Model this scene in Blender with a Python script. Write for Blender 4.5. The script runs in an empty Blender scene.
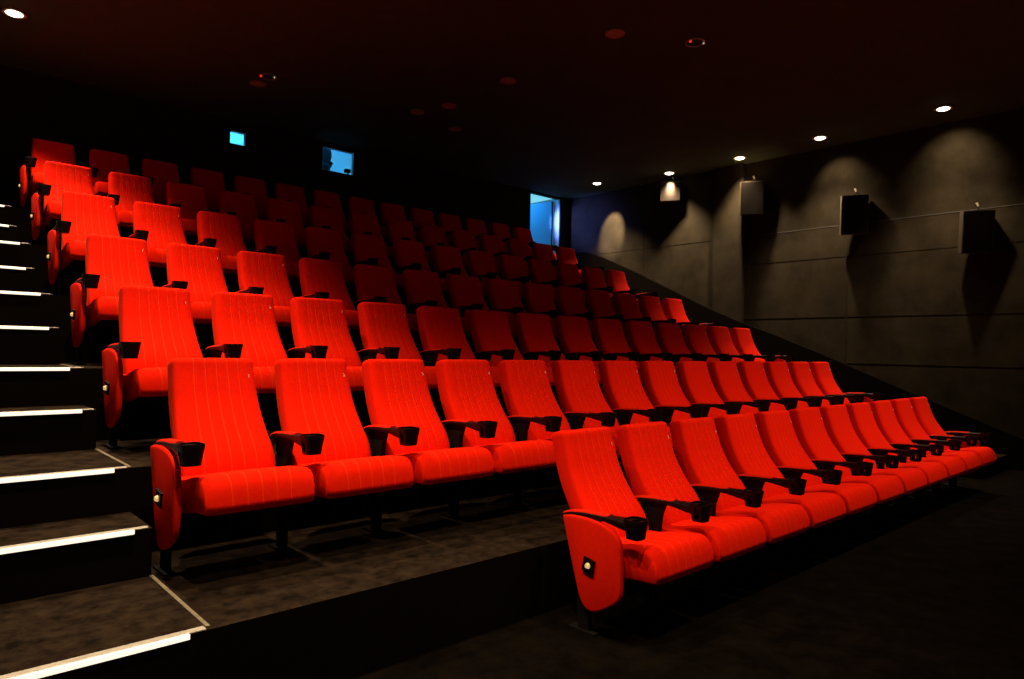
import bpy, bmesh, math, random
from mathutils import Matrix, Vector, noise
random.seed(7)
S = bpy.context.scene
C = S.collection

# ------------------------------------------------------------------ camera
CAMP = Vector((-1.0383, -3.6386, 1.3993))
FPX, YAW, PITCH, ROLL = 686.46, 0.7404, 0.0153, 0.0193
fw = Vector((math.sin(YAW)*math.cos(PITCH), math.cos(YAW)*math.cos(PITCH), math.sin(PITCH)))
r0 = Vector((math.cos(YAW), -math.sin(YAW), 0)); u0 = r0.cross(fw)
rt = math.cos(ROLL)*r0 + math.sin(ROLL)*u0
up = -math.sin(ROLL)*r0 + math.cos(ROLL)*u0
cd = bpy.data.cameras.new('camera'); cam = bpy.data.objects.new('camera', cd); C.objects.link(cam)
cd.sensor_width = 36; cd.lens = FPX*36/1024; cd.clip_end = 100
m = Matrix.Identity(4)
for i in range(3):
    m[i][0] = rt[i]; m[i][1] = up[i]; m[i][2] = -fw[i]; m[i][3] = CAMP[i]
cam.matrix_world = m
S.camera = cam

# ------------------------------------------------------------------ world, exposure
w = bpy.data.worlds.new('world'); S.world = w; w.use_nodes = True
w.node_tree.nodes['Background'].inputs[0].default_value = (0, 0, 0, 1)
w.node_tree.nodes['Background'].inputs[1].default_value = 0
S.view_settings.view_transform = 'Standard'; S.view_settings.look = 'None'
S.view_settings.gamma = 1; S.view_settings.use_curve_mapping = False
S.view_settings.exposure = 0.0

# room numbers
CEIL = 4.64; XR = 9.70; XL = -1.75; YB = 6.40; YF = -7.0
WARM = (1.0, 0.80, 0.56)
LAMP_LEFT = [(-0.17, 4.70), (-0.17, 3.30), (-0.17, 1.90), (-0.17, 0.50), (-0.17, -0.90), (-0.17, -2.30), (-0.17, -3.70)]  # the two nearest the screen are added, unseen, for front fill
P_LEFT = [380, 480, 540, 560, 540, 520, 300]
LAMP_RIGHT = [(9.01, -0.84, 430), (9.13, 0.80, 520), (9.28, 2.18, 640), (9.30, 3.57, 680), (8.99, 5.00, 560)]
FRONT = [(2.0, -3.30, 1), (3.6, -3.30, 1), (5.2, -3.30, 1), (6.8, -3.30, 1)]  # spotlights added out of view to brighten the front row
P_FRONT = 300
P_FILL = 60  # power of the added lamps that fill by screen bounce
SPOT = math.radians(90)

def spot(name, loc, power, size, blend, target=None, rad=0.05, col=WARM, parent=None):
    l = bpy.data.lights.new(name, 'SPOT'); l.energy = power; l.color = col
    l.spot_size = size; l.spot_blend = blend; l.shadow_soft_size = rad
    o = bpy.data.objects.new(name, l); C.objects.link(o)
    o.location = loc
    if target is not None:
        o.rotation_euler = (Vector(target)-Vector(loc)).to_track_quat('-Z', 'Y').to_euler()
    if parent: o.parent = parent
    return o
def area(name, loc, target, power, sx, sy, col):
    l = bpy.data.lights.new(name, 'AREA'); l.shape = 'RECTANGLE'; l.size = sx; l.size_y = sy
    l.energy = power; l.color = col
    o = bpy.data.objects.new(name, l); C.objects.link(o); o.location = loc
    o.rotation_euler = (Vector(target)-Vector(loc)).to_track_quat('-Z', 'Y').to_euler()
    return o

# ------------------------------------------------------------------ materials
def mat(name, col, rough=0.8, metal=0.0, spec=0.5, emit=None, estr=0.0, noise_amt=0.0, nscale=20.0,
        bump=0.0, bscale=200.0, sheen=0.0, stint=(1, 1, 1), coat=0.0, col2=None):
    M = bpy.data.materials.new(name); M.use_nodes = True
    nt = M.node_tree; b = nt.nodes['Principled BSDF']
    b.inputs['Base Color'].default_value = (*col, 1)
    b.inputs['Roughness'].default_value = rough; b.inputs['Metallic'].default_value = metal
    b.inputs['Specular IOR Level'].default_value = spec
    if sheen:
        b.inputs['Sheen Weight'].default_value = sheen; b.inputs['Sheen Tint'].default_value = (*stint, 1)
        b.inputs['Sheen Roughness'].default_value = 0.35
    if coat: b.inputs['Coat Weight'].default_value = coat
    if emit:
        b.inputs['Emission Color'].default_value = (*emit, 1); b.inputs['Emission Strength'].default_value = estr
    if noise_amt or bump:
        tc = nt.nodes.new('ShaderNodeTexCoord')
    if noise_amt:
        n = nt.nodes.new('ShaderNodeTexNoise'); n.inputs['Scale'].default_value = nscale
        n.inputs['Detail'].default_value = 6; n.inputs['Roughness'].default_value = 0.65
        nt.links.new(tc.outputs['Object'], n.inputs['Vector'])
        r = nt.nodes.new('ShaderNodeValToRGB'); nt.links.new(n.outputs['Fac'], r.inputs['Fac'])
        c2 = col2 or tuple(c*(1-noise_amt) for c in col)
        r.color_ramp.elements[0].position = 0.35; r.color_ramp.elements[0].color = (*c2, 1)
        r.color_ramp.elements[1].position = 0.65; r.color_ramp.elements[1].color = (*[min(1, c*(1+noise_amt)) for c in col], 1)
        nt.links.new(r.outputs['Color'], b.inputs['Base Color'])
    if bump:
        n2 = nt.nodes.new('ShaderNodeTexNoise'); n2.inputs['Scale'].default_value = bscale
        nt.links.new(tc.outputs['Object'], n2.inputs['Vector'])
        bp = nt.nodes.new('ShaderNodeBump'); bp.inputs['Strength'].default_value = bump; bp.inputs['Distance'].default_value = 0.004
        nt.links.new(n2.outputs['Fac'], bp.inputs['Height']); nt.links.new(bp.outputs['Normal'], b.inputs['Normal'])
    return M
M = {}
M['velvet'] = mat('red_velvet', (0.74, 0.0092, 0.0006), 0.9, spec=0.03, noise_amt=0.05, nscale=60, bump=0.10, bscale=500, sheen=0.05, stint=(1, 0.22, 0.02))
M['panel'] = mat('red_panel_fabric', (0.66, 0.009, 0.0008), 0.9, spec=0.03, noise_amt=0.06, nscale=40, bump=0.12, bscale=500)
M['piping'] = mat('seam_piping', (0.78, 0.022, 0.003), 0.85, spec=0.05)
M['plastic'] = mat('black_plastic', (0.006, 0.002, 0.0015), 0.40, spec=0.16)
M['shell'] = mat('black_shell', (0.007, 0.003, 0.002), 0.7, spec=0.1)
M['steel'] = mat('black_steel', (0.005, 0.003, 0.002), 0.7, spec=0.1)
M['arm_pad'] = mat('red_arm_pad', (0.60, 0.010, 0.001), 0.85, spec=0.05)
M['carpet'] = mat('brown_carpet', (0.0150, 0.0086, 0.0045), 0.95, spec=0.03, noise_amt=0.65, nscale=11, bump=0.5, bscale=350)
M['riser'] = mat('black_riser', (0.0035, 0.002, 0.0012), 0.95, spec=0.02)
M['black_floor'] = mat('black_floor', (0.0032, 0.0019, 0.0010), 0.95, spec=0.02, noise_amt=0.5, nscale=6, bump=0.4, bscale=300)
M['ceiling'] = mat('dark_ceiling', (0.066, 0.088, 0.048), 0.9, spec=0.1, noise_amt=0.08, nscale=3)
M['back_wall'] = mat('dark_back_wall', (0.022, 0.013, 0.009), 0.9, spec=0.1, noise_amt=0.1, nscale=4)
M['skirt'] = mat('black_skirting_carpet', (0.0035, 0.002, 0.0012), 0.95, spec=0.02)
M['alu'] = mat('aluminium', (0.42, 0.36, 0.28), 0.5, metal=0.4, noise_amt=0.15, nscale=30)
M['carpet_trim'] = mat('carpet_trim', (0.20, 0.15, 0.09), 0.5, metal=0.4, noise_amt=0.35, nscale=50)
M['led'] = mat('led_strip', (0.9, 0.9, 0.85), 0.5, emit=(1.0, 0.88, 0.70), estr=1.0)
M['number'] = mat('number_thread', (0.80, 0.42, 0.22), 0.7)
M['gold'] = mat('gold_lamp', (0.9, 0.65, 0.25), 0.3, metal=0.8, emit=(1.0, 0.62, 0.22), estr=0.6)
M['chrome'] = mat('rim_metal', (0.55, 0.38, 0.26), 0.35, metal=0.6)
M['lens'] = mat('dull_bulb', (0.62, 0.34, 0.22), 0.45, noise_amt=0.3, nscale=30)
M['red_led'] = mat('red_pilot', (0.8, 0.02, 0.01), 0.4, emit=(1, 0.03, 0.01), estr=0.9)
M['painted_glint'] = mat('white_glint', (0.9, 0.8, 0.6), 0.3, emit=(1, 0.85, 0.6), estr=0.4)  # emission paints a glint on an unlit fitting, no lamp there
M['bulb'] = mat('lit_bulb', (1, 1, 1), 0.5, emit=(1.0, 0.90, 0.74), estr=9)
M['speaker'] = mat('speaker_box', (0.08, 0.058, 0.038), 0.85, spec=0.05, noise_amt=0.1, nscale=40)
M['grille'] = mat('speaker_grille', (0.011, 0.008, 0.0055), 0.9, spec=0.02, bump=0.6, bscale=400)
M['bracket'] = mat('bracket_metal', (0.95, 0.80, 0.58), 0.5, metal=0.2)
M['booth'] = mat('booth_paint', (0.75, 0.8, 0.82), 0.8, noise_amt=0.04, nscale=3)
M['door_leaf'] = mat('door_leaf_paint', (0.22, 0.62, 0.80), 0.6)
M['frame'] = mat('dark_frame', (0.015, 0.012, 0.014), 0.6)
M['projector'] = mat('projector_casing', (0.03, 0.035, 0.05), 0.45, noise_amt=0.1)

def wall_mat():
    Mx = bpy.data.materials.new('acoustic_wall_fabric'); Mx.use_nodes = True
    nt = Mx.node_tree; b = nt.nodes['Principled BSDF']; L = nt.links.new
    tc = nt.nodes.new('ShaderNodeTexCoord'); sp = nt.nodes.new('ShaderNodeSeparateXYZ'); L(tc.outputs['Object'], sp.inputs[0])
    n = nt.nodes.new('ShaderNodeTexNoise'); n.inputs['Scale'].default_value = 2.2; n.inputs['Detail'].default_value = 8; n.inputs['Roughness'].default_value = 0.7
    L(tc.outputs['Object'], n.inputs['Vector'])
    r = nt.nodes.new('ShaderNodeValToRGB'); L(n.outputs['Fac'], r.inputs['Fac'])
    r.color_ramp.elements[0].position = 0.3; r.color_ramp.elements[0].color = (0.0105, 0.0074, 0.0038, 1)
    r.color_ramp.elements[1].position = 0.7; r.color_ramp.elements[1].color = (0.030, 0.0215, 0.0110, 1)
    L(r.outputs['Color'], b.inputs['Base Color'])
    b.inputs['Roughness'].default_value = 0.85; b.inputs['Specular IOR Level'].default_value = 0.05
    mp = nt.nodes.new('ShaderNodeMapping'); mp.inputs['Scale'].default_value = (60, 60, 400)
    L(tc.outputs['Object'], mp.inputs['Vector'])
    n2 = nt.nodes.new('ShaderNodeTexNoise'); n2.inputs['Scale'].default_value = 1; L(mp.outputs['Vector'], n2.inputs['Vector'])
    bp = nt.nodes.new('ShaderNodeBump'); bp.inputs['Strength'].default_value = 0.25; bp.inputs['Distance'].default_value = 0.004
    L(n2.outputs['Fac'], bp.inputs['Height']); L(bp.outputs['Normal'], b.inputs['Normal'])
    return Mx
M['wall'] = wall_mat()
M['pale_seam'] = mat('seam_batten', (0.025, 0.019, 0.011), 0.8)

# ------------------------------------------------------------------ helpers
def mesh_obj(name, me, material, parent=None, smooth=False):
    if isinstance(me, bmesh.types.BMesh):
        bm = me; bmesh.ops.recalc_face_normals(bm, faces=bm.faces)
        me = bpy.data.meshes.new(name); bm.to_mesh(me); bm.free()
    if smooth:
        for p in me.polygons: p.use_smooth = True
    if not me.materials: me.materials.append(material)
    o = bpy.data.objects.new(name, me); C.objects.link(o)
    if parent: o.parent = parent
    return o
def autosmooth(o, ang=35):
    me = o.data
    for p in me.polygons: p.use_smooth = True
    bm = bmesh.new(); bm.from_mesh(me)
    for e in bm.edges:
        if len(e.link_faces) == 2 and e.calc_face_angle(0) > math.radians(ang): e.smooth = False
    bm.to_mesh(me); bm.free()
    return o
def box(bm, x0, x1, y0, y1, z0, z1, mtx=None):
    vs = [bm.verts.new(Vector(p)) for p in ((x0,y0,z0),(x1,y0,z0),(x1,y1,z0),(x0,y1,z0),(x0,y0,z1),(x1,y0,z1),(x1,y1,z1),(x0,y1,z1))]
    if mtx:
        for v in vs: v.co = mtx @ v.co
    return [bm.faces.new([vs[i] for i in f]) for f in ((0,3,2,1),(4,5,6,7),(0,1,5,4),(1,2,6,5),(2,3,7,6),(3,0,4,7))]
def boxbm(*a, bevel=0.0, seg=2):
    bm = bmesh.new(); box(bm, *a)
    if bevel: bmesh.ops.bevel(bm, geom=bm.edges[:], offset=bevel, segments=seg, affect='EDGES', profile=0.5)
    return bm
def prism_yz(bm, pts, x0, x1):
    a = [bm.verts.new((x0, y, z)) for y, z in pts]; b = [bm.verts.new((x1, y, z)) for y, z in pts]
    bm.faces.new(a); bm.faces.new(b[::-1]); n = len(pts)
    for i in range(n): bm.faces.new((a[i], b[i], b[(i+1) % n], a[(i+1) % n]))
def cyl(bm, p0, p1, r0, r1=None, n=16, caps=True):
    r1 = r0 if r1 is None else r1
    p0 = Vector(p0); p1 = Vector(p1); d = (p1-p0).normalized(); q = d.to_track_quat('Z', 'Y')
    A = []; B = []
    for i in range(n):
        t = 2*math.pi*i/n; v = Vector((math.cos(t), math.sin(t), 0))
        A.append(bm.verts.new(p0+q @ (v*r0))); B.append(bm.verts.new(p1+q @ (v*r1)))
    for i in range(n): bm.faces.new((A[i], A[(i+1) % n], B[(i+1) % n], B[i]))
    if caps: bm.faces.new(A[::-1]); bm.faces.new(B)
def ring(bm, c, ri, ro, z0, z1, n=32):
    rows = []
    for r, z in ((ri, z0), (ro, z0), (ro, z1), (ri, z1)):
        rows.append([bm.verts.new((c[0]+r*math.cos(2*math.pi*i/n), c[1]+r*math.sin(2*math.pi*i/n), z)) for i in range(n)])
    for k in range(4):
        a, b = rows[k], rows[(k+1) % 4]
        for i in range(n): bm.faces.new((a[i], a[(i+1) % n], b[(i+1) % n], b[i]))
def empty(name, loc):
    o = bpy.data.objects.new(name, None); C.objects.link(o); o.location = loc; o.empty_display_size = 0.1
    return o
def tag(o, label, cat, group=None):
    o['label'] = label; o['category'] = cat
    if group: o['group'] = group
    return o
def struct(name, bm, material, label=None):
    o = mesh_obj(name, bm, material); o['kind'] = 'structure'
    if label: o['label'] = label
    return o

# ------------------------------------------------------------------ room shell
ROWS = {1: (1.656, -1.0805, 0.0), 2: (0.0, 0.0, 0.36), 3: (0.026, 1.1389, 0.788), 4: (0.049, 2.2778, 1.237),
        5: (0.066, 3.4167, 1.742), 6: (0.091, 4.5556, 2.228), 7: (0.121, 5.6945, 2.710)}
PITCHX = {1: 0.55, 2: 0.55, 3: 0.5607, 4: 0.5636, 5: 0.5668, 6: 0.5671, 7: 0.5666}
D = 1.1389; XS = -0.134
EDGE = -1.050                                    # platform front edge relative to its row's reference

struct('floor', boxbm(XL-0.1, XR+0.1, YF, YB+0.1, -0.12, 0.0), M['black_floor'])
struct('ceiling', boxbm(XL-0.1, XR+0.1, YF, YB+0.1, CEIL, CEIL+0.12), M['ceiling'])
struct('wall_left', boxbm(XL-0.12, XL, YF, YB+0.1, 0, CEIL), M['back_wall'])

# right wall: two planes with a shallow pier between them
bm = bmesh.new(); box(bm, XR, XR+0.15, YF, YB+0.1, 0, CEIL)
struct('wall_right', bm, M['wall'])
bm = bmesh.new(); box(bm, XR-0.07, XR+0.02, 2.30, 2.86, 1.0, CEIL-0.001)
struct('trim_1', bm, M['wall'])
# battens along panel joints
def batten(i, y0, y1, z, x, material, h=0.012):
    struct('trim_%d' % i, boxbm(x-0.005, x+0.01, y0, y1, z-h/2, z+h/2), material)
batten(2, YF, 2.30, 3.40, XR, M['pale_seam'])
batten(3, 2.86, YB, 3.40, XR, M['wall'], 0.01)
batten(4, YF, 2.30, 2.92, XR, M['wall'], 0.005)
batten(5, YF, 2.30, 2.00, XR, M['wall'], 0.005)
batten(6, YF, 2.30, 1.30, XR, M['wall'], 0.005)
bm = bmesh.new(); box(bm, XR-0.005, XR+0.01, 0.62, 0.635, 1.35, CEIL-0.01); struct('trim_7', bm, M['wall'])
bm = bmesh.new(); box(bm, XR-0.005, XR+0.01, 4.40, 4.415, 2.95, CEIL-0.01); struct('trim_8', bm, M['wall'])

# black carpeted skirting that climbs with the tiers on the right wall
bm = bmesh.new()
prism_yz(bm, [(-6.9, 0), (-6.9, 0.16), (-2.15, 0.16), (-1.607, 0.389), (-0.155, 0.966), (0.92, 1.415), (1.76, 1.745), (2.30, 1.935),
              (2.75, 2.12), (3.27, 2.356), (4.40, 2.882), (5.41, 3.315), (5.80, 3.45), (6.39, 3.48), (6.39, 0)], XR-0.09, XR-0.001)
struct('baseboard_right', bm, M['skirt'])

# back wall with two port windows and a doorway, built from panels around the openings
W1 = (2.56, 2.79, 4.30, 4.49); W2 = (4.005, 4.56, 4.20, 4.57); DR = (8.56, 9.43, 2.72, 4.60)
T = 0.07; TD = 0.16
bm = bmesh.new()
xs = [XL-0.1, W1[0], W1[1], W2[0], W2[1], DR[0], DR[1], XR+0.15]
def wbox(x0, x1, z0, z1):
    if z1-z0 > 1e-4: box(bm, x0, x1, YB, YB+T, z0, z1)
wbox(xs[0], xs[1], 0, CEIL); wbox(xs[1], xs[2], 0, W1[2]); wbox(xs[1], xs[2], W1[3], CEIL)
wbox(xs[2], xs[3], 0, CEIL); wbox(xs[3], xs[4], 0, W2[2]); wbox(xs[3], xs[4], W2[3], CEIL)
wbox(xs[4], xs[5], 0, CEIL); wbox(xs[5], xs[6], 0, DR[2]); wbox(xs[5], xs[6], DR[3], CEIL); wbox(xs[6], xs[7], 0, CEIL)
struct('wall_back', bm, M['back_wall'])

glass = bpy.data.materials.new('clear_glass'); glass.use_nodes = True
gn = glass.node_tree; gb = gn.nodes['Principled BSDF']
gb.inputs['Base Color'].default_value = (0.95, 0.98, 1, 1); gb.inputs['Roughness'].default_value = 0.02
gb.inputs['Transmission Weight'].default_value = 1.0; gb.inputs['IOR'].default_value = 1.02
def port(i, W):
    bm = bmesh.new(); x0, x1, z0, z1 = W; f = 0.008
    for b in ((x0, x1, z0, z0+f), (x0, x1, z1-f, z1), (x0, x0+f, z0+f, z1-f), (x1-f, x1, z0+f, z1-f)):
        box(bm, b[0], b[1], YB+0.01, YB+T-0.001, b[2], b[3])
    o = struct('window_%d' % i, bm, M['booth'])
    mesh_obj('pane', boxbm(x0+f, x1-f, YB+0.045, YB+0.05, z0+f, z1-f), glass, o)
port(1, W1); port(2, W2)

# projection booth behind the ports, corridor behind the door
def room(name, x0, x1, y0, y1, z0, z1, material):
    bm = bmesh.new(); t = 0.06
    box(bm, x0, x1, y0, y1, z0-t, z0); box(bm, x0, x1, y0, y1, z1, z1+t)
    box(bm, x0-t, x0, y0, y1, z0-t, z1+t); box(bm, x1, x1+t, y0, y1, z0-t, z1+t)
    box(bm, x0-t, x1+t, y1, y1+t, z0-t, z1+t)
    # inner lining above the hall's wall head
    box(bm, x0, x1, y0, y0+0.03, CEIL+0.13, z1)
    return struct(name, bm, material)
room('booth_room', 1.6, 6.2, YB+T, 9.4, 2.75, 5.9, M['booth'])
room('corridor_room', 7.4, 10.8, YB+T, 9.2, 2.70, 4.98, M['booth'])
area('booth_light', (3.6, 8.4, 5.8), (4.6, 8.6, 4.5), 62, 1.2, 0.8, (0.015, 0.38, 1.0))
area('booth_light_small', (2.9, 7.4, 4.0), (3.3, 9.3, 4.9), 34, 0.4, 0.4, (0.20, 0.80, 1.0))
area('corridor_light', (8.7, 7.2, 4.9), (9.3, 7.0, 3.9), 16, 0.5, 0.6, (0.02, 0.33, 1.0))
spot('added_spill_light', (8.62, 6.62, 4.25), 330, math.radians(66), 1.0, (9.7, 5.92, 4.05), 0.06, (0.12, 0.18, 1.0))  # blue spot without a fitting, added to tint the wall beside the door

# door frame and leaf (opened outward into the corridor)
bm = bmesh.new(); x0, x1, z0, z1 = DR
box(bm, x1, x1+0.14, YB-0.015, YB+0.01, z0, z1); box(bm, x0-0.06, x0, YB-0.015, YB+0.01, z0, z1)
box(bm, x0-0.06, x1+0.14, YB-0.015, YB+0.01, z1, CEIL-0.002)
dfr = struct('door_1', bm, M['frame'])
mesh_obj('door_jamb', boxbm(x1-0.018, x1, YB, YB+TD, z0, z1), M['booth'], dfr)
ang = math.radians(78)
bm = bmesh.new(); R = Matrix.Translation((x1-0.025, YB+TD+0.01, 0)) @ Matrix.Rotation(-ang, 4, 'Z')
box(bm, -0.80, -0.004, -0.06, 0.0, z0+0.01, z1-0.03, R)
lf = mesh_obj('door_leaf', bm, M['door_leaf'], dfr)
bm = bmesh.new(); box(bm, -0.004, 0.0, -0.061, 0.001, z0+0.01, z1-0.03, R); mesh_obj('edge_strip', bm, M['frame'], lf)
bm = bmesh.new(); hz = z0+1.0
cyl(bm, R @ Vector((-0.70, -0.12, hz)), R @ Vector((-0.58, -0.12, hz)), 0.012)
cyl(bm, R @ Vector((-0.70, -0.061, hz)), R @ Vector((-0.70, -0.12, hz)), 0.012)
mesh_obj('door_handle', bm, M['alu'], lf)
cp = tag(empty('ceiling_panel_light', (9.2, 8.0, 4.975)), 'pale cyan luminous ceiling panel seen through the open door', 'ceiling light')
mesh_obj('panel_frame', boxbm(-1.25, 1.25, -0.95, 0.95, -0.02, 0.0), M['booth'], cp)
mesh_obj('diffuser', boxbm(-1.2, 1.2, -0.9, 0.9, -0.03, -0.021), mat('cyan_diffuser', (0.6, 0.8, 0.85), 0.6, emit=(0.24, 0.72, 0.85), estr=0.8), cp)

# equipment inside the booth
pj = tag(empty('projector', (4.06, 7.30, 2.75)), 'dark navy projector filling the left side of the larger booth window', 'projector')
mesh_obj('pedestal', boxbm(-0.25, 0.25, -0.3, 0.3, 0, 1.2, bevel=0.01), M['projector'], pj)
mesh_obj('casing', boxbm(-0.40, 0.36, -0.40, 0.42, 1.201, 1.72, bevel=0.06, seg=4), M['projector'], pj)
bm = bmesh.new(); cyl(bm, (0.16, -0.36, 1.86), (0.16, 0.30, 1.86), 0.22, 0.20, 28); autosmooth(mesh_obj('lamp_house', bm, M['projector'], pj))
bm = bmesh.new(); cyl(bm, (0.33, -0.30, 1.60), (0.40, -0.30, 1.76), 0.03, 0.04, 16); autosmooth(mesh_obj('lens', bm, M['projector'], pj))
sd = tag(empty('sill_camera', (4.545, 6.60, 4.22)), 'small dark device at the lower right corner of the larger booth window', 'device')
bm = bmesh.new(); cyl(bm, (0.02, 0, 0.0), (0.02, 0, 0.06), 0.02, 0.012, 12); mesh_obj('mount', bm, M['frame'], sd)
mesh_obj('body', boxbm(-0.035, 0.06, -0.03, 0.05, 0.061, 0.125, bevel=0.012), M['frame'], sd)

# ------------------------------------------------------------------ tiers, aisle steps, their lights
def platform(k):
    x0, y, z = ROWS[k]
    yf = y + EDGE; yb = (ROWS[k+1][1]+EDGE) if k < 7 else YB
    bm = bmesh.new()
    box(bm, XL+0.001, XR-0.091, yf, yb-0.0005, -0.001+0.002, z)
    o = struct('seating_platform', bm, M['carpet'])
    o.data.materials.append(M['riser'])
    for p in o.data.polygons:
        if abs(p.normal.z) < 0.5: p.material_index = 1
    return o
for k in range(2, 8): platform(k)

ORD = ['lowest', 'second', 'third', 'fourth', 'fifth', 'sixth', 'seventh', 'eighth', 'ninth', 'tenth', 'eleventh', 'twelfth']
steps = []
for k in range(1, 7):                            # intermediate half steps in both aisles
    z = (ROWS[k][2]+ROWS[k+1][2])/2
    yb = ROWS[k+1][1]+EDGE; yf = ROWS[k+1][1]+EDGE-0.335*D
    for side, (xa, xb) in enumerate(((XL+0.001, XS), (8.42, XR-0.091))):
        bm = bmesh.new(); box(bm, xa, xb, yf, yb-0.001, ROWS[k][2]+0.0005, z)
        o = struct('half_step', bm, M['carpet']); o.data.materials.append(M['riser'])
        for p in o.data.polygons:
            if abs(p.normal.z) < 0.5: p.material_index = 1
    steps.append((yf, z)); steps.append((yb, ROWS[k+1][2]))
for i, (yf, z) in enumerate(steps):
    g = tag(empty('step_nosing', (XS, yf, z)), 'bright white step edge strip on the left aisle stairs, %s from the bottom' % (ORD[i]),
            'step light', 'lit edge strips of the aisle stairs')
    mesh_obj('nosing_profile', boxbm(XL-XS+0.02, -0.015, 0.0, 0.034, 0.0002, 0.006, bevel=0.001, seg=1), M['alu'], g)
    mesh_obj('light_strip', boxbm(XL-XS+0.02, -0.075, -0.014, -0.0005, -0.014, 0.0045, bevel=0.0015, seg=1), M['led'], g)
for k in range(2, 8):                            # carpet joints between aisle and seating
    y = ROWS[k][1]+EDGE; yb = y+0.665*D
    struct('trim_%d' % (8+k), boxbm(XS-0.008, XS+0.008, y+0.03, yb+(0.33*D if k == 7 else 0), ROWS[k][2]+0.0003, ROWS[k][2]+0.004, bevel=0.001, seg=1), M['carpet_trim'])

# ------------------------------------------------------------------ cinema seat
SW = 0.419
def pillow(spine, seams, n_edge=5, groove=0.004, pw=5.0, name='pillow'):
    """spine: list of (y, z, ny, nz, width, half thickness); cross sections are rounded slabs with sewn channels."""
    fr = []
    N = 46
    for i in range(N+1):
        t = i/N*2-1
        fr.append(math.copysign(1-(1-abs(t))**1.6, t))
    for s in seams:
        fr += [s-0.035, s-0.012, s, s+0.012, s+0.035]
    fr = sorted(set(round(f, 4) for f in fr if -1 <= f <= 1))
    fr2 = [fr[0]]
    for f in fr[1:]:
        if f-fr2[-1] > 0.004: fr2.append(f)
    fr = fr2
    fr[-1] = 1.0
    bm = bmesh.new(); rings = []
    for (y, z, ny, nz, wd, ht, *hb) in spine:
        hb = hb[0] if hb else ht
        ringv = []
        for f in fr:
            h = ht*max(0.0, 1-abs(f)**pw)**(1/pw*2.2)
            g = 0
            for s in seams: g += groove*math.exp(-((f-s)/0.014)**2)
            crown = 0.006*(1-f*f)*(ht/0.05 if ht < 0.05 else 1)
            h2 = h-g*(1 if ht > 0.02 else ht/0.02)
            bulge = 0.0
            for a, b in zip([-1.0]+list(seams), list(seams)+[1.0]):
                if a <= f <= b:
                    tt = (f-a)/(b-a); bulge = 0.0025*math.sin(math.pi*tt)
            e = h2 + (crown+bulge)*min(1, h/ht if ht > 1e-5 else 0)
            ringv.append((f*wd/2, y+ny*e, z+nz*e))
        for f in fr[-2:0:-1]:
            h = hb*max(0.0, 1-abs(f)**pw)**(1/pw*1.2)
            ringv.append((f*wd/2, y-ny*h, z-nz*h))
        rings.append([bm.verts.new(v) for v in ringv])
    n = len(rings[0])
    nf = len(fr)
    for a, b in zip(rings[:-1], rings[1:]):
        for i in range(n):
            fc = bm.faces.new((a[i], a[(i+1) % n], b[(i+1) % n], b[i]))
            if i < nf-1 and any(abs((fr[i]+fr[i+1])/2-s) < 0.010 for s in seams): fc.material_index = 1
    for R_ in (rings[0], rings[-1]):             # close the ends
        top = R_[:nf]; bot = [R_[0]]+R_[nf:][::-1]+[R_[nf-1]]
        for i in range(nf-1):
            q = []
            for v in (top[i], top[i+1], bot[i+1], bot[i]):
                if v not in q: q.append(v)
            if len(q) >= 3: bm.faces.new(q)
    me = bpy.data.meshes.new(name)
    bmesh.ops.recalc_face_normals(bm, faces=bm.faces); bm.to_mesh(me); bm.free()
    return me
def smooth_curve(pts, n):
    out = []; P = [pts[0]]+pts+[pts[-1]]
    segs = len(pts)-1
    for i in range(n+1):
        t = i/n*segs; k = min(int(t), segs-1); t -= k
        a, b, c, d = [P[k+j] for j in range(4)]
        out.append(tuple(0.5*((2*b[m])+(-a[m]+c[m])*t+(2*a[m]-5*b[m]+4*c[m]-d[m])*t*t+(-a[m]+3*b[m]-3*c[m]+d[m])*t**3) for m in range(len(a))))
    return out
SEAMS = (-0.54, -0.27, 0.0, 0.27, 0.54)
# backrest: (y, z, width) of the front surface from bottom to top, relative to the top front edge
bk = [(-0.292, 0.385, 0.462), (-0.288, 0.455, 0.460), (-0.255, 0.530, 0.452), (-0.196, 0.605, 0.438), (-0.142, 0.68, 0.426), (-0.098, 0.76, 0.417),
      (-0.068, 0.84, 0.411), (-0.048, 0.90, 0.406), (-0.036, 0.945, 0.404)]
cv = smooth_curve(bk, 30)
HT = 0.056
sp_ = []
for i, (y, z, wd) in enumerate(cv):
    a = cv[max(0, i-1)]; b = cv[min(len(cv)-1, i+1)]
    ty, tz = b[0]-a[0], b[1]-a[1]; l = math.hypot(ty, tz); ny, nz = -tz/l, ty/l    # front normal (towards -y)
    sp_.append([y-ny*HT, z-nz*HT, ny, nz, wd, HT])
# rounded top cap
y, z, ny, nz, wd, ht = sp_[-1]; ty, tz = -nz, ny
ty, tz = (cv[-1][0]-cv[-2][0], cv[-1][1]-cv[-2][1]); l = math.hypot(ty, tz); ty /= l; tz /= l
cap = []
for j in range(1, 8):
    a = j/7*math.pi/2; rr = 0.032
    cap.append([y+ty*rr*math.sin(a), z+tz*rr*math.sin(a), ny, nz, wd-0.030*(1-math.cos(a)), ht*max(0.12, math.cos(a)**0.6)])
BACK = pillow([tuple(s) for s in sp_+cap], SEAMS, groove=-0.0022, pw=11.0, name='backrest')
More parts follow.
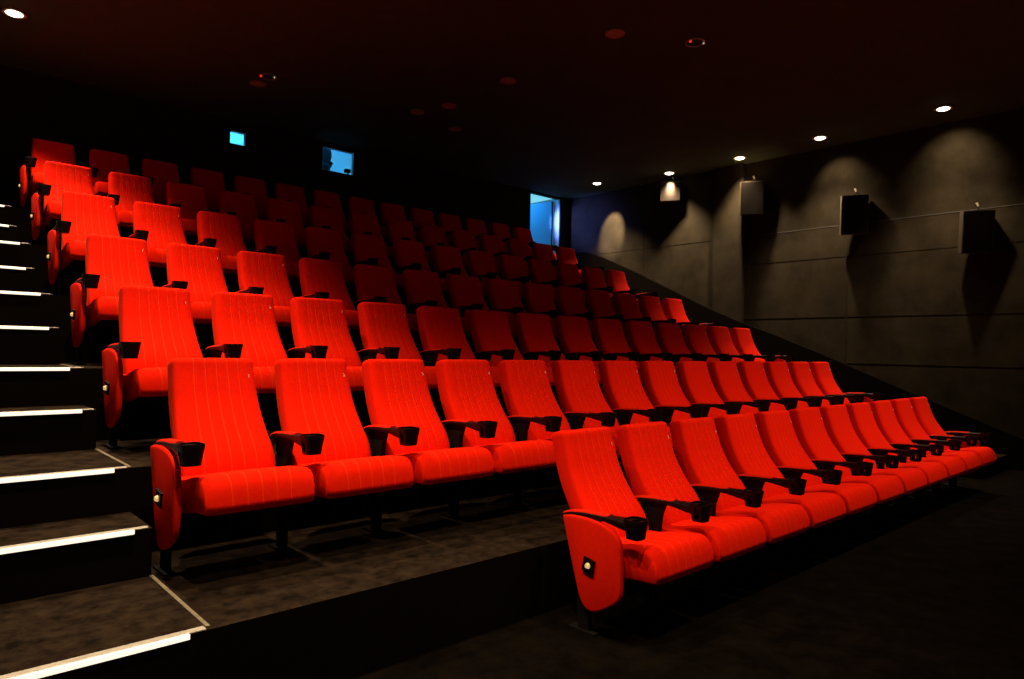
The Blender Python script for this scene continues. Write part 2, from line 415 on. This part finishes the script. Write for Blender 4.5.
# top is 0.97-ish: shift to reference
# cushion
ct = [(-0.16, 0.340), (-0.28, 0.355), (-0.40, 0.372), (-0.52, 0.386), (-0.60, 0.392)]   # mid plane, rear to front
cc = smooth_curve(ct, 14); CH = 0.078
sp2 = []
for i, (y, z) in enumerate(cc):
    a = cc[max(0, i-1)]; b = cc[min(len(cc)-1, i+1)]
    ty, tz = b[0]-a[0], b[1]-a[1]; l = math.hypot(ty, tz); ty /= l; tz /= l
    ny, nz = tz, -ty
    if nz < 0: ny, nz = -ny, -nz
    dip = -0.016*math.exp(-((y+0.36)/0.10)**2)
    sp2.append((y, z+dip, ny, nz, 0.508, CH))
y, z, ny, nz, wd, ht = sp2[-1]
for j in range(1, 13):
    q = j/12; q = 1-(1-q)**1.5; d = q*0.068
    tp = ht*(1.5*max(0.0, 1-q**2.4)**0.5-0.5); bt = ht*max(0.0, 1-max(0, (d-0.058)/0.010)**2)**0.5
    sp2.append((y-d, z+0.003*q, ny, nz, wd-0.022*q**3, tp, max(bt, 0.80*ht)))
CUSH = pillow(sp2, SEAMS, groove=-0.0022, name='seat_cushion', pw=14)
# cushion pan
def pan_bm():
    bm = bmesh.new(); prism_yz(bm, [(-0.14, 0.262), (-0.60, 0.316), (-0.60, 0.296), (-0.50, 0.262), (-0.16, 0.235)], 0.0, 0.44); return bm
# back shell behind the cushion
def shell_bm():
    bm = bmesh.new(); top = []; 
    pts = [(s[0]-s[2]*HT*0.8, s[1]-s[3]*HT*0.8, s[4]-0.07) for s in sp_]
    pts.append((pts[-1][0]+0.008, pts[-1][1]+0.022, pts[-1][2]-0.02))
    off = [(p[0]+0.030, p[1]-0.004, p[2]-0.02) for p in pts]
    rr = []
    for p, q in zip(pts, off):
        c = SW/2
        rr.append([bm.verts.new((c-p[2]/2, p[0], p[1])), bm.verts.new((c+p[2]/2, p[0], p[1])), bm.verts.new((c+q[2]/2, q[0], q[1])), bm.verts.new((c-q[2]/2, q[0], q[1]))])
    for a, b in zip(rr[:-1], rr[1:]):
        for i in range(4): bm.faces.new((a[i], a[(i+1) % 4], b[(i+1) % 4], b[i]))
    bm.faces.new(rr[0]); bm.faces.new(rr[-1][::-1]); return bm
# armrest: plan outline swept with a thickness, local x centred on 0
def arm_spine():
    return [(-0.112, 0.560, 0.044, 0.014), (-0.14, 0.572, 0.056, 0.022), (-0.19, 0.586, 0.064, 0.025), (-0.27, 0.596, 0.066, 0.026), (-0.35, 0.600, 0.066, 0.028),
            (-0.42, 0.603, 0.070, 0.034), (-0.50, 0.607, 0.082, 0.050), (-0.56, 0.610, 0.094, 0.058)]
def arm_bm():
    bm = bmesh.new(); rr = []
    for y, z, wd, th in smooth_curve(arm_spine(), 20):
        rg = []
        for i in range(16):
            a = 2*math.pi*i/16; c, s = math.cos(a), math.sin(a)
            sx = math.copysign(abs(c)**0.5, c)*wd/2; sz = math.copysign(abs(s)**0.6, s)*th/2
            rg.append(bm.verts.new((sx, y, z-th/2+sz)))
        rr.append(rg)
    for a, b in zip(rr[:-1], rr[1:]):
        for i in range(16): bm.faces.new((a[i], a[(i+1) % 16], b[(i+1) % 16], b[i]))
    bm.faces.new(rr[0]); bm.faces.new(rr[-1][::-1]); return bm
def pad_bm():
    bm = bmesh.new(); rr = []
    for j, (y, z, wd, th) in enumerate(smooth_curve([(p[0], p[1], p[2], p[3]) for p in arm_spine()[:6]], 12)):
        ww = (wd-0.012)*(1 if 0 < j < 12 else 0.7)
        rg = [bm.verts.new((sx*ww/2, y, z+dz)) for sx, dz in ((-1, -0.003), (-0.85, 0.004), (-0.4, 0.007), (0.4, 0.007), (0.85, 0.004), (1, -0.003))]
        rr.append(rg)
    for a, b in zip(rr[:-1], rr[1:]):
        for i in range(6): bm.faces.new((a[i], a[(i+1) % 6], b[(i+1) % 6], b[i]))
    bm.faces.new(rr[0]); bm.faces.new(rr[-1][::-1]); return bm
def cup_bm():
    """cup holder: tapered rounded-square holder with an oval opening in each side"""
    bm = bmesh.new(); n = 48; cy = -0.572
    lv = [(0.616, 0.050), (0.608, 0.0515), (0.598, 0.050), (0.585, 0.0475), (0.572, 0.0455), (0.559, 0.0435), (0.546, 0.0415), (0.535, 0.040), (0.524, 0.038)]
    rows = []
    for z, r in lv:
        rw = []
        for i in range(n):
            a = 2*math.pi*i/n; c, s_ = math.cos(a), math.sin(a); k = (abs(c)**3.5+abs(s_)**3.5)**(-1/3.5)
            rw.append(bm.verts.new((r*k*c, cy+r*k*s_, z)))
        rows.append(rw)
    for li in range(len(rows)-1):
        for i in range(n):
            mid = (i+0.5)/n*360; dx = min(abs(mid-0), abs(mid-360), abs(mid-180))
            zc = (lv[li][0]+lv[li+1][0])/2
            if dx < 26 and ((zc-0.562)/0.030)**2+(dx/26)**2 < 1: continue
            bm.faces.new((rows[li][i], rows[li][(i+1) % n], rows[li+1][(i+1) % n], rows[li+1][i]))
    bm.faces.new(rows[-1])
    bmesh.ops.recalc_face_normals(bm, faces=bm.faces)
    bmesh.ops.solidify(bm, geom=bm.faces[:], thickness=0.005)
    return bm
# fabric end panel
def panel_bm(th=0.030):
    out = [(-0.142, 0.560), (-0.165, 0.48), (-0.196, 0.38), (-0.228, 0.28), (-0.258, 0.195), (-0.282, 0.150), (-0.318, 0.125), (-0.365, 0.127),
           (-0.430, 0.160), (-0.492, 0.205), (-0.517, 0.245), (-0.524, 0.33), (-0.520, 0.42), (-0.508, 0.495), (-0.475, 0.535), (-0.405, 0.562), (-0.30, 0.575), (-0.20, 0.572)]
    sm = smooth_curve(out, 54)
    bm = bmesh.new(); cy = sum(p[0] for p in sm)/len(sm); cz = sum(p[1] for p in sm)/len(sm)
    rr = []
    for x, k in ((-th/2+0.004, 0.93), (-th/2, 0.96), (-th/2+0.002, 0.985), (-th/2+0.008, 1.0), (th/2-0.008, 1.0), (th/2-0.002, 0.985), (th/2, 0.96)):
        xx = x if k > 0.94 else -th/2-0.002
        rr.append([bm.verts.new((xx, cy+(y-cy)*k, cz+(z-cz)*k)) for y, z in sm])
    n = len(sm)
    for a, b in zip(rr[:-1], rr[1:]):
        for i in range(n): bm.faces.new((a[i], a[(i+1) % n], b[(i+1) % n], b[i]))
    bm.faces.new(rr[0][::-1]); bm.faces.new(rr[-1]); return bm
def stand_bm():
    bm = bmesh.new()
    prism_yz(bm, [(-0.19, 0.575), (-0.36, 0.578), (-0.33, 0.50), (-0.31, 0.30), (-0.30, 0.012), (-0.23, 0.012), (-0.22, 0.30), (-0.21, 0.45)], -0.014, 0.014)
    box(bm, -0.030, 0.030, -0.35, -0.18, 0.0, 0.011)
    return bm
def beam_bm():
    bm = bmesh.new(); cyl(bm, (-0.05, -0.26, 0.215), (0.46, -0.26, 0.215), 0.018, n=12); return bm

def me_of(bm, name, mt, sm=False, ang=None):
    bmesh.ops.recalc_face_normals(bm, faces=bm.faces)
    me = bpy.data.meshes.new(name); bm.to_mesh(me); bm.free(); me.materials.append(mt)
    if sm or ang:
        for p in me.polygons: p.use_smooth = True
    if ang:
        b2 = bmesh.new(); b2.from_mesh(me)
        for e in b2.edges:
            if len(e.link_faces) == 2 and e.calc_face_angle(0) > math.radians(ang): e.smooth = False
        b2.to_mesh(me); b2.free()
    return me
for me in (BACK, CUSH): me.materials.append(M['velvet']); me.materials.append(M['piping'])
for me in (BACK, CUSH):
    for v in me.vertices: v.co.x += SW/2
    for p in me.polygons: p.use_smooth = True
ME = dict(
    shell=me_of(shell_bm(), 'back_shell', M['shell'], ang=40), pan=me_of(pan_bm(), 'seat_pan', M['shell']),
    arm=me_of(arm_bm(), 'armrest', M['plastic'], ang=50), pad=me_of(pad_bm(), 'arm_pad', M['arm_pad'], ang=60), cup=me_of(cup_bm(), 'cup_holder', M['plastic'], ang=40),
    panel=me_of(panel_bm(), 'side_panel', M['panel'], ang=50), stand=me_of(stand_bm(), 'support_leg', M['steel']), beam=me_of(beam_bm(), 'seat_beam', M['steel'], ang=50))
b_ = boxbm(-0.012, 0.0, -0.036, 0.036, -0.036, 0.036, bevel=0.003); ME['lampbase'] = me_of(b_, 'aisle_lamp', M['plastic'])
b_ = bmesh.new(); cyl(b_, (-0.024, 0, 0), (-0.010, 0, 0), 0.010, 0.016, n=16); ME['lampbulb'] = me_of(b_, 'lamp_lens', M['gold'], ang=40)
NUM = {}
def number_mesh(n):
    if n in NUM: return NUM[n]
    cu = bpy.data.curves.new('seat_number', 'FONT'); cu.body = str(n); cu.size = 0.026; cu.extrude = 0.0008; cu.align_x = 'RIGHT'; cu.resolution_u = 2
    o = bpy.data.objects.new('tmp', cu); C.objects.link(o)
    dg = bpy.context.evaluated_depsgraph_get(); me = bpy.data.meshes.new_from_object(o.evaluated_get(dg))
    bpy.data.objects.remove(o); me.name = 'seat_number'; me.materials.clear(); me.materials.append(M['number']); NUM[n] = me
    return me
def part(name, me, parent, loc=(0, 0, 0), rot=(0, 0, 0), label=None):
    o = bpy.data.objects.new(name, me); C.objects.link(o); o.parent = parent; o.location = loc; o.rotation_euler = rot
    if label: o['label'] = label
    return o
AX = -0.068
tl_ = -(cv[-3][0]-cv[-6][0])/(cv[-3][1]-cv[-6][1])
def arm(root, x):
    a = part('armrest', ME['arm'], root, (x, 0, 0))
    part('arm_pad', ME['pad'], a, label='red padded armrest top'); part('cup_holder', ME['cup'], a)
    return a
def make_seat(name, loc, num, left_end, right_end):
    root = empty(name, loc)
    b = part('backrest', BACK, root)
    # number sewn at the upper right of the backrest face
    i = min(range(len(cv)), key=lambda q: abs(cv[q][1]-0.872)); y, z, wd = cv[i]
    ny, nz = sp_[i][2], sp_[i][3]
    ta = math.atan2(-nz, -ny)
    part('seat_number', number_mesh(num), b, (SW-0.040, y+ny*0.0050, z+nz*0.0050), (math.pi/2-math.atan2(nz, -ny), 0, 0))
    part('back_shell', ME['shell'], root)
    c = part('seat_cushion', CUSH, root); part('seat_pan', ME['pan'], root); part('seat_beam', ME['beam'], root)
    arm(root, AX); part('support_leg', ME['stand'], root, (AX, 0, 0))
    if left_end:
        p = part('side_panel', ME['panel'], root, (AX-0.031, 0, 0))
        l = part('aisle_lamp', ME['lampbase'], p, (-0.016, -0.330, 0.350), (math.radians(10), 0, 0), 'small square black aisle lamp')
        part('lamp_lens', ME['lampbulb'], l)
    if right_end:
        xr = SW-AX
        arm(root, xr); part('support_leg', ME['stand'], root, (xr, 0, 0))
        p = part('side_panel', ME['panel'], root, (xr+0.031, 0, 0), (0, 0, 0)); p.scale = (-1, 1, 1)
        p.scale = (1, 1, 1); 
    return root
RN = {1: 'front row', 2: 'second row from the front', 3: 'third row from the front', 4: 'fourth row from the front', 5: 'fifth row from the front', 6: 'sixth row, below the back row', 7: 'topmost back row'}
OR2 = ['first', 'second', 'third', 'fourth', 'fifth', 'sixth', 'seventh', 'eighth', 'ninth', 'tenth', 'eleventh', 'twelfth', 'thirteenth', 'fourteenth']
for k in ROWS:
    x, y, z = ROWS[k]; n = 11 if k == 1 else 14
    for i in range(n):
        o = make_seat('cinema_seat', (x+i*PITCHX[k], y, z+0.0005), i+1, i == 0, i == n-1)
        if i == 0: where = 'leftmost of the %s, beside the stairs' % RN[k] if k > 1 else 'leftmost of the front row, its full red end panel showing'
        elif i == n-1: where = 'rightmost of the %s' % RN[k]
        else: where = '%s from the left in the %s' % (OR2[i], RN[k])
        tag(o, 'red velvet cinema seat, '+where, 'cinema seat', 'red seats of the %s' % RN[k])

# ------------------------------------------------------------------ ceiling lamps
def downlight(x, y, power, label, tilt=None, cone=SPOT):
    e = tag(empty('ceiling_downlight', (x, y, CEIL)), label, 'ceiling light', 'lit ceiling downlights')
    bm = bmesh.new(); ring(bm, (0, 0), 0.075, 0.105, -0.012, -0.0005); autosmooth(mesh_obj('trim_ring', bm, M['chrome'], e))
    bm = bmesh.new(); bmesh.ops.create_uvsphere(bm, u_segments=24, v_segments=12, radius=0.074)
    bmesh.ops.delete(bm, geom=[v for v in bm.verts if v.co.z > 0.001], context='VERTS')
    for v in bm.verts: v.co.z = v.co.z*0.42-0.002
    autosmooth(mesh_obj('bulb', bm, M['bulb'], e))
    s = spot('lamp_light', (0, 0, -0.07), power, cone, 1.0, None, 0.05, WARM, e)
    if tilt:
        i_soft = tilt[1] > 40
        spot('added_wall_beam', (x+0.02, y, CEIL-0.07), tilt[0], math.radians(tilt[1]), 1.0 if i_soft else 0.6, tilt[2], 0.03, WARM)
    return e
TILT = [(90, 80, (9.70, -0.80, 4.0)), (72, 78, (9.70, 0.70, 3.95)), (190, 64, (9.66, 2.32, 3.95)), (1000, 44, (9.55, 3.70, 4.27)), (640, 38, (9.70, 5.17, 3.85))]
LN = ['nearest the right edge', 'second from the right', 'third from the right, above the wall pier', 'above the brightly lit speaker', 'farthest away, near the open door']
for i, (x, y, p) in enumerate(LAMP_RIGHT): downlight(x, y, p, 'lit round downlight along the right wall, '+LN[i], tilt=TILT[i], cone=math.radians(96))
for i, (x, y) in enumerate(LAMP_LEFT):
    downlight(x, y, P_LEFT[i], 'lit round downlight over the left stairs, '+['in the top left corner', 'second from the back', 'third from the back', 'fourth from the back', 'fifth from the back', 'sixth from the back, added for fill', 'nearest the screen, added for fill'][i])
for i, (x, y, q) in enumerate(FRONT):
    e = tag(empty('added_front_spot', (x, y, CEIL)), 'added unseen ceiling spotlight aimed at the front row, %s' % ['over its left end', 'left of its middle', 'right of its middle', 'over its right end'][i], 'spotlight', 'added front spotlights')
    bm = bmesh.new(); cyl(bm, (0, -0.10, -0.20), (0, 0.05, -0.30), 0.06, 0.07, n=24); mesh_obj('lamp_body', bm, M['steel'], e)
    bm = bmesh.new(); cyl(bm, (0, 0, 0), (0, 0, -0.25), 0.012, n=10); mesh_obj('stem', bm, M['steel'], e)
    s = spot('lamp_light', (x, y+0.075, CEIL-0.32), P_FRONT*q, math.radians(68), 1.0, (x+0.1, -1.30, 0.60), 0.05, WARM)
OFF = [((4.364, 0.81), 1), ((5.11, 0.355), 2), ((4.418, 2.492), 0), ((4.435, 3.684), 0), ((4.268, 4.186), 0), ((2.298, 4.765), 0), ((2.295, 4.458), 2), ((5.081, 4.389), 0)]
OL = ['left one of the two nearest ceiling fittings, with a reddish glass', 'rightmost ceiling fitting, a ring with a red pilot point', 'right of the middle cluster, next to the ceiling centre',
      'middle of the far cluster', 'leftmost of the far cluster', 'dull one beside the fitting above the small window', 'with a red point, above the small booth window', 'lowest and faintest of the far cluster']
for ((x, y), kind), lab in zip(OFF, OL):
    e = tag(empty('unlit_ceiling_fitting', (x, y, CEIL)), 'unlit round ceiling fitting, '+lab, 'ceiling light', 'unlit ceiling fittings')
    bm = bmesh.new(); ring(bm, (0, 0), 0.085, 0.10, -0.012, -0.0005); autosmooth(mesh_obj('trim_ring', bm, M['chrome'], e))
    bm = bmesh.new(); cyl(bm, (0, 0, -0.004), (0, 0, -0.0005), 0.086, n=32); mesh_obj('reflector', bm, M['lens'] if kind != 2 else M['frame'], e)
    if kind == 2:
        bm = bmesh.new(); bmesh.ops.create_uvsphere(bm, u_segments=10, v_segments=6, radius=0.014); o = mesh_obj('pilot_lamp', bm, M['red_led'], e); o.location = (-0.085, 0.0, -0.02)
        bm = bmesh.new(); bmesh.ops.create_uvsphere(bm, u_segments=10, v_segments=6, radius=0.010); o = mesh_obj('glint_bead', bm, M['painted_glint'], e); o.location = (0.05, -0.07, -0.02)  # bead only carries the painted glint

# ------------------------------------------------------------------ unseen screen wall behind the camera, with lamps added for bounced fill
struct('wall_front', boxbm(XL-0.12, XR+0.15, YF-0.15, YF, 0, CEIL), M['back_wall'])
sc = tag(empty('projection_screen', (4.4, YF+0.06, 0.75)), 'wide white projection screen on the front wall opposite the rows', 'screen')
mesh_obj('screen_cloth', boxbm(-4.2, 4.2, 0, 0.01, 0.06, 3.60), mat('screen_white', (0.85, 0.82, 0.76), 0.9), sc)
bm = bmesh.new()
for b in ((-4.3, 4.3, 0, 0.06), (-4.3, 4.3, 3.60, 3.66), (-4.3, -4.2, 0.06, 3.60), (4.2, 4.3, 0.06, 3.60)): box(bm, b[0], b[1], -0.055, 0.03, b[2], b[3])
mesh_obj('screen_frame', bm, M['frame'], sc)
for i, x in enumerate((1.2, 3.4, 5.6, 7.8)):
    e = tag(empty('screen_fill_light', (x, -5.0, CEIL)), 'added unseen fill lamp washing the cinema screen, %s from the left' % OR2[i], 'spotlight', 'added fill lamps washing the screen')
    bm = bmesh.new(); cyl(bm, (0, 0.04, -0.06), (0, -0.08, -0.20), 0.05, 0.07, n=24); mesh_obj('lamp_body', bm, M['steel'], e)
    bm = bmesh.new(); cyl(bm, (0, 0, 0), (0, 0, -0.12), 0.012, n=10); mesh_obj('stem', bm, M['steel'], e)
    spot('added_fill_light', (x, -5.10, CEIL-0.24), P_FILL, math.radians(110), 0.6, (x, -6.95, 2.3), 0.05, WARM)

# ------------------------------------------------------------------ wall speakers
SPK = [(-1.14, 3.07, 0.56, 'nearest, close to the right edge'), (0.41, 3.50, 0.58, 'second from the right'), (2.04, 3.99, 0.54, 'beside the vertical wall edge'),
       (3.64, 4.35, 0.36, 'farthest, brightly lit under a downlight')]
for yf_, zc, hh, lab in SPK:
    cx = XR-0.17
    e = tag(empty('wall_speaker', (cx, yf_+0.05, zc)), 'dark box loudspeaker on the right wall, '+lab, 'loudspeaker', 'loudspeakers on the right wall')
    R = Matrix.Rotation(math.radians(28), 4, 'Z') @ Matrix.Rotation(math.radians(-3 if yf_ > 3 else -5 if yf_ > 1.5 else -9), 4, 'Y')
    bm = bmesh.new(); box(bm, -0.09, 0.09, -0.18, 0.18, -hh/2, hh/2, R); bmesh.ops.bevel(bm, geom=bm.edges[:], offset=0.008, segments=2, affect='EDGES')
    mesh_obj('cabinet', bm, M['speaker'], e)
    bm = bmesh.new(); box(bm, -0.100, -0.091, -0.172, 0.172, -hh/2+0.01, hh/2-0.01, R); mesh_obj('grille', bm, M['grille'], e)
    bm = bmesh.new(); box(bm, 0.06, 0.168, -0.03, 0.03, -0.02, 0.02); cyl(bm, (0.160, 0, 0.0), (0.168, 0, 0), 0.06)
    cyl(bm, (0.08, 0, hh/2-0.03), (0.08, 0.0, hh/2+0.07), 0.008, n=10); mesh_obj('bracket', bm, M['steel'], e)
    bm = bmesh.new(); cyl(bm, (0.08, 0, hh/2+0.07), (0.065, 0.015, hh/2+0.12), 0.011, 0.016, n=12); mesh_obj('bracket_knob', bm, M['bracket'], e)
print('objects', len(bpy.data.objects))
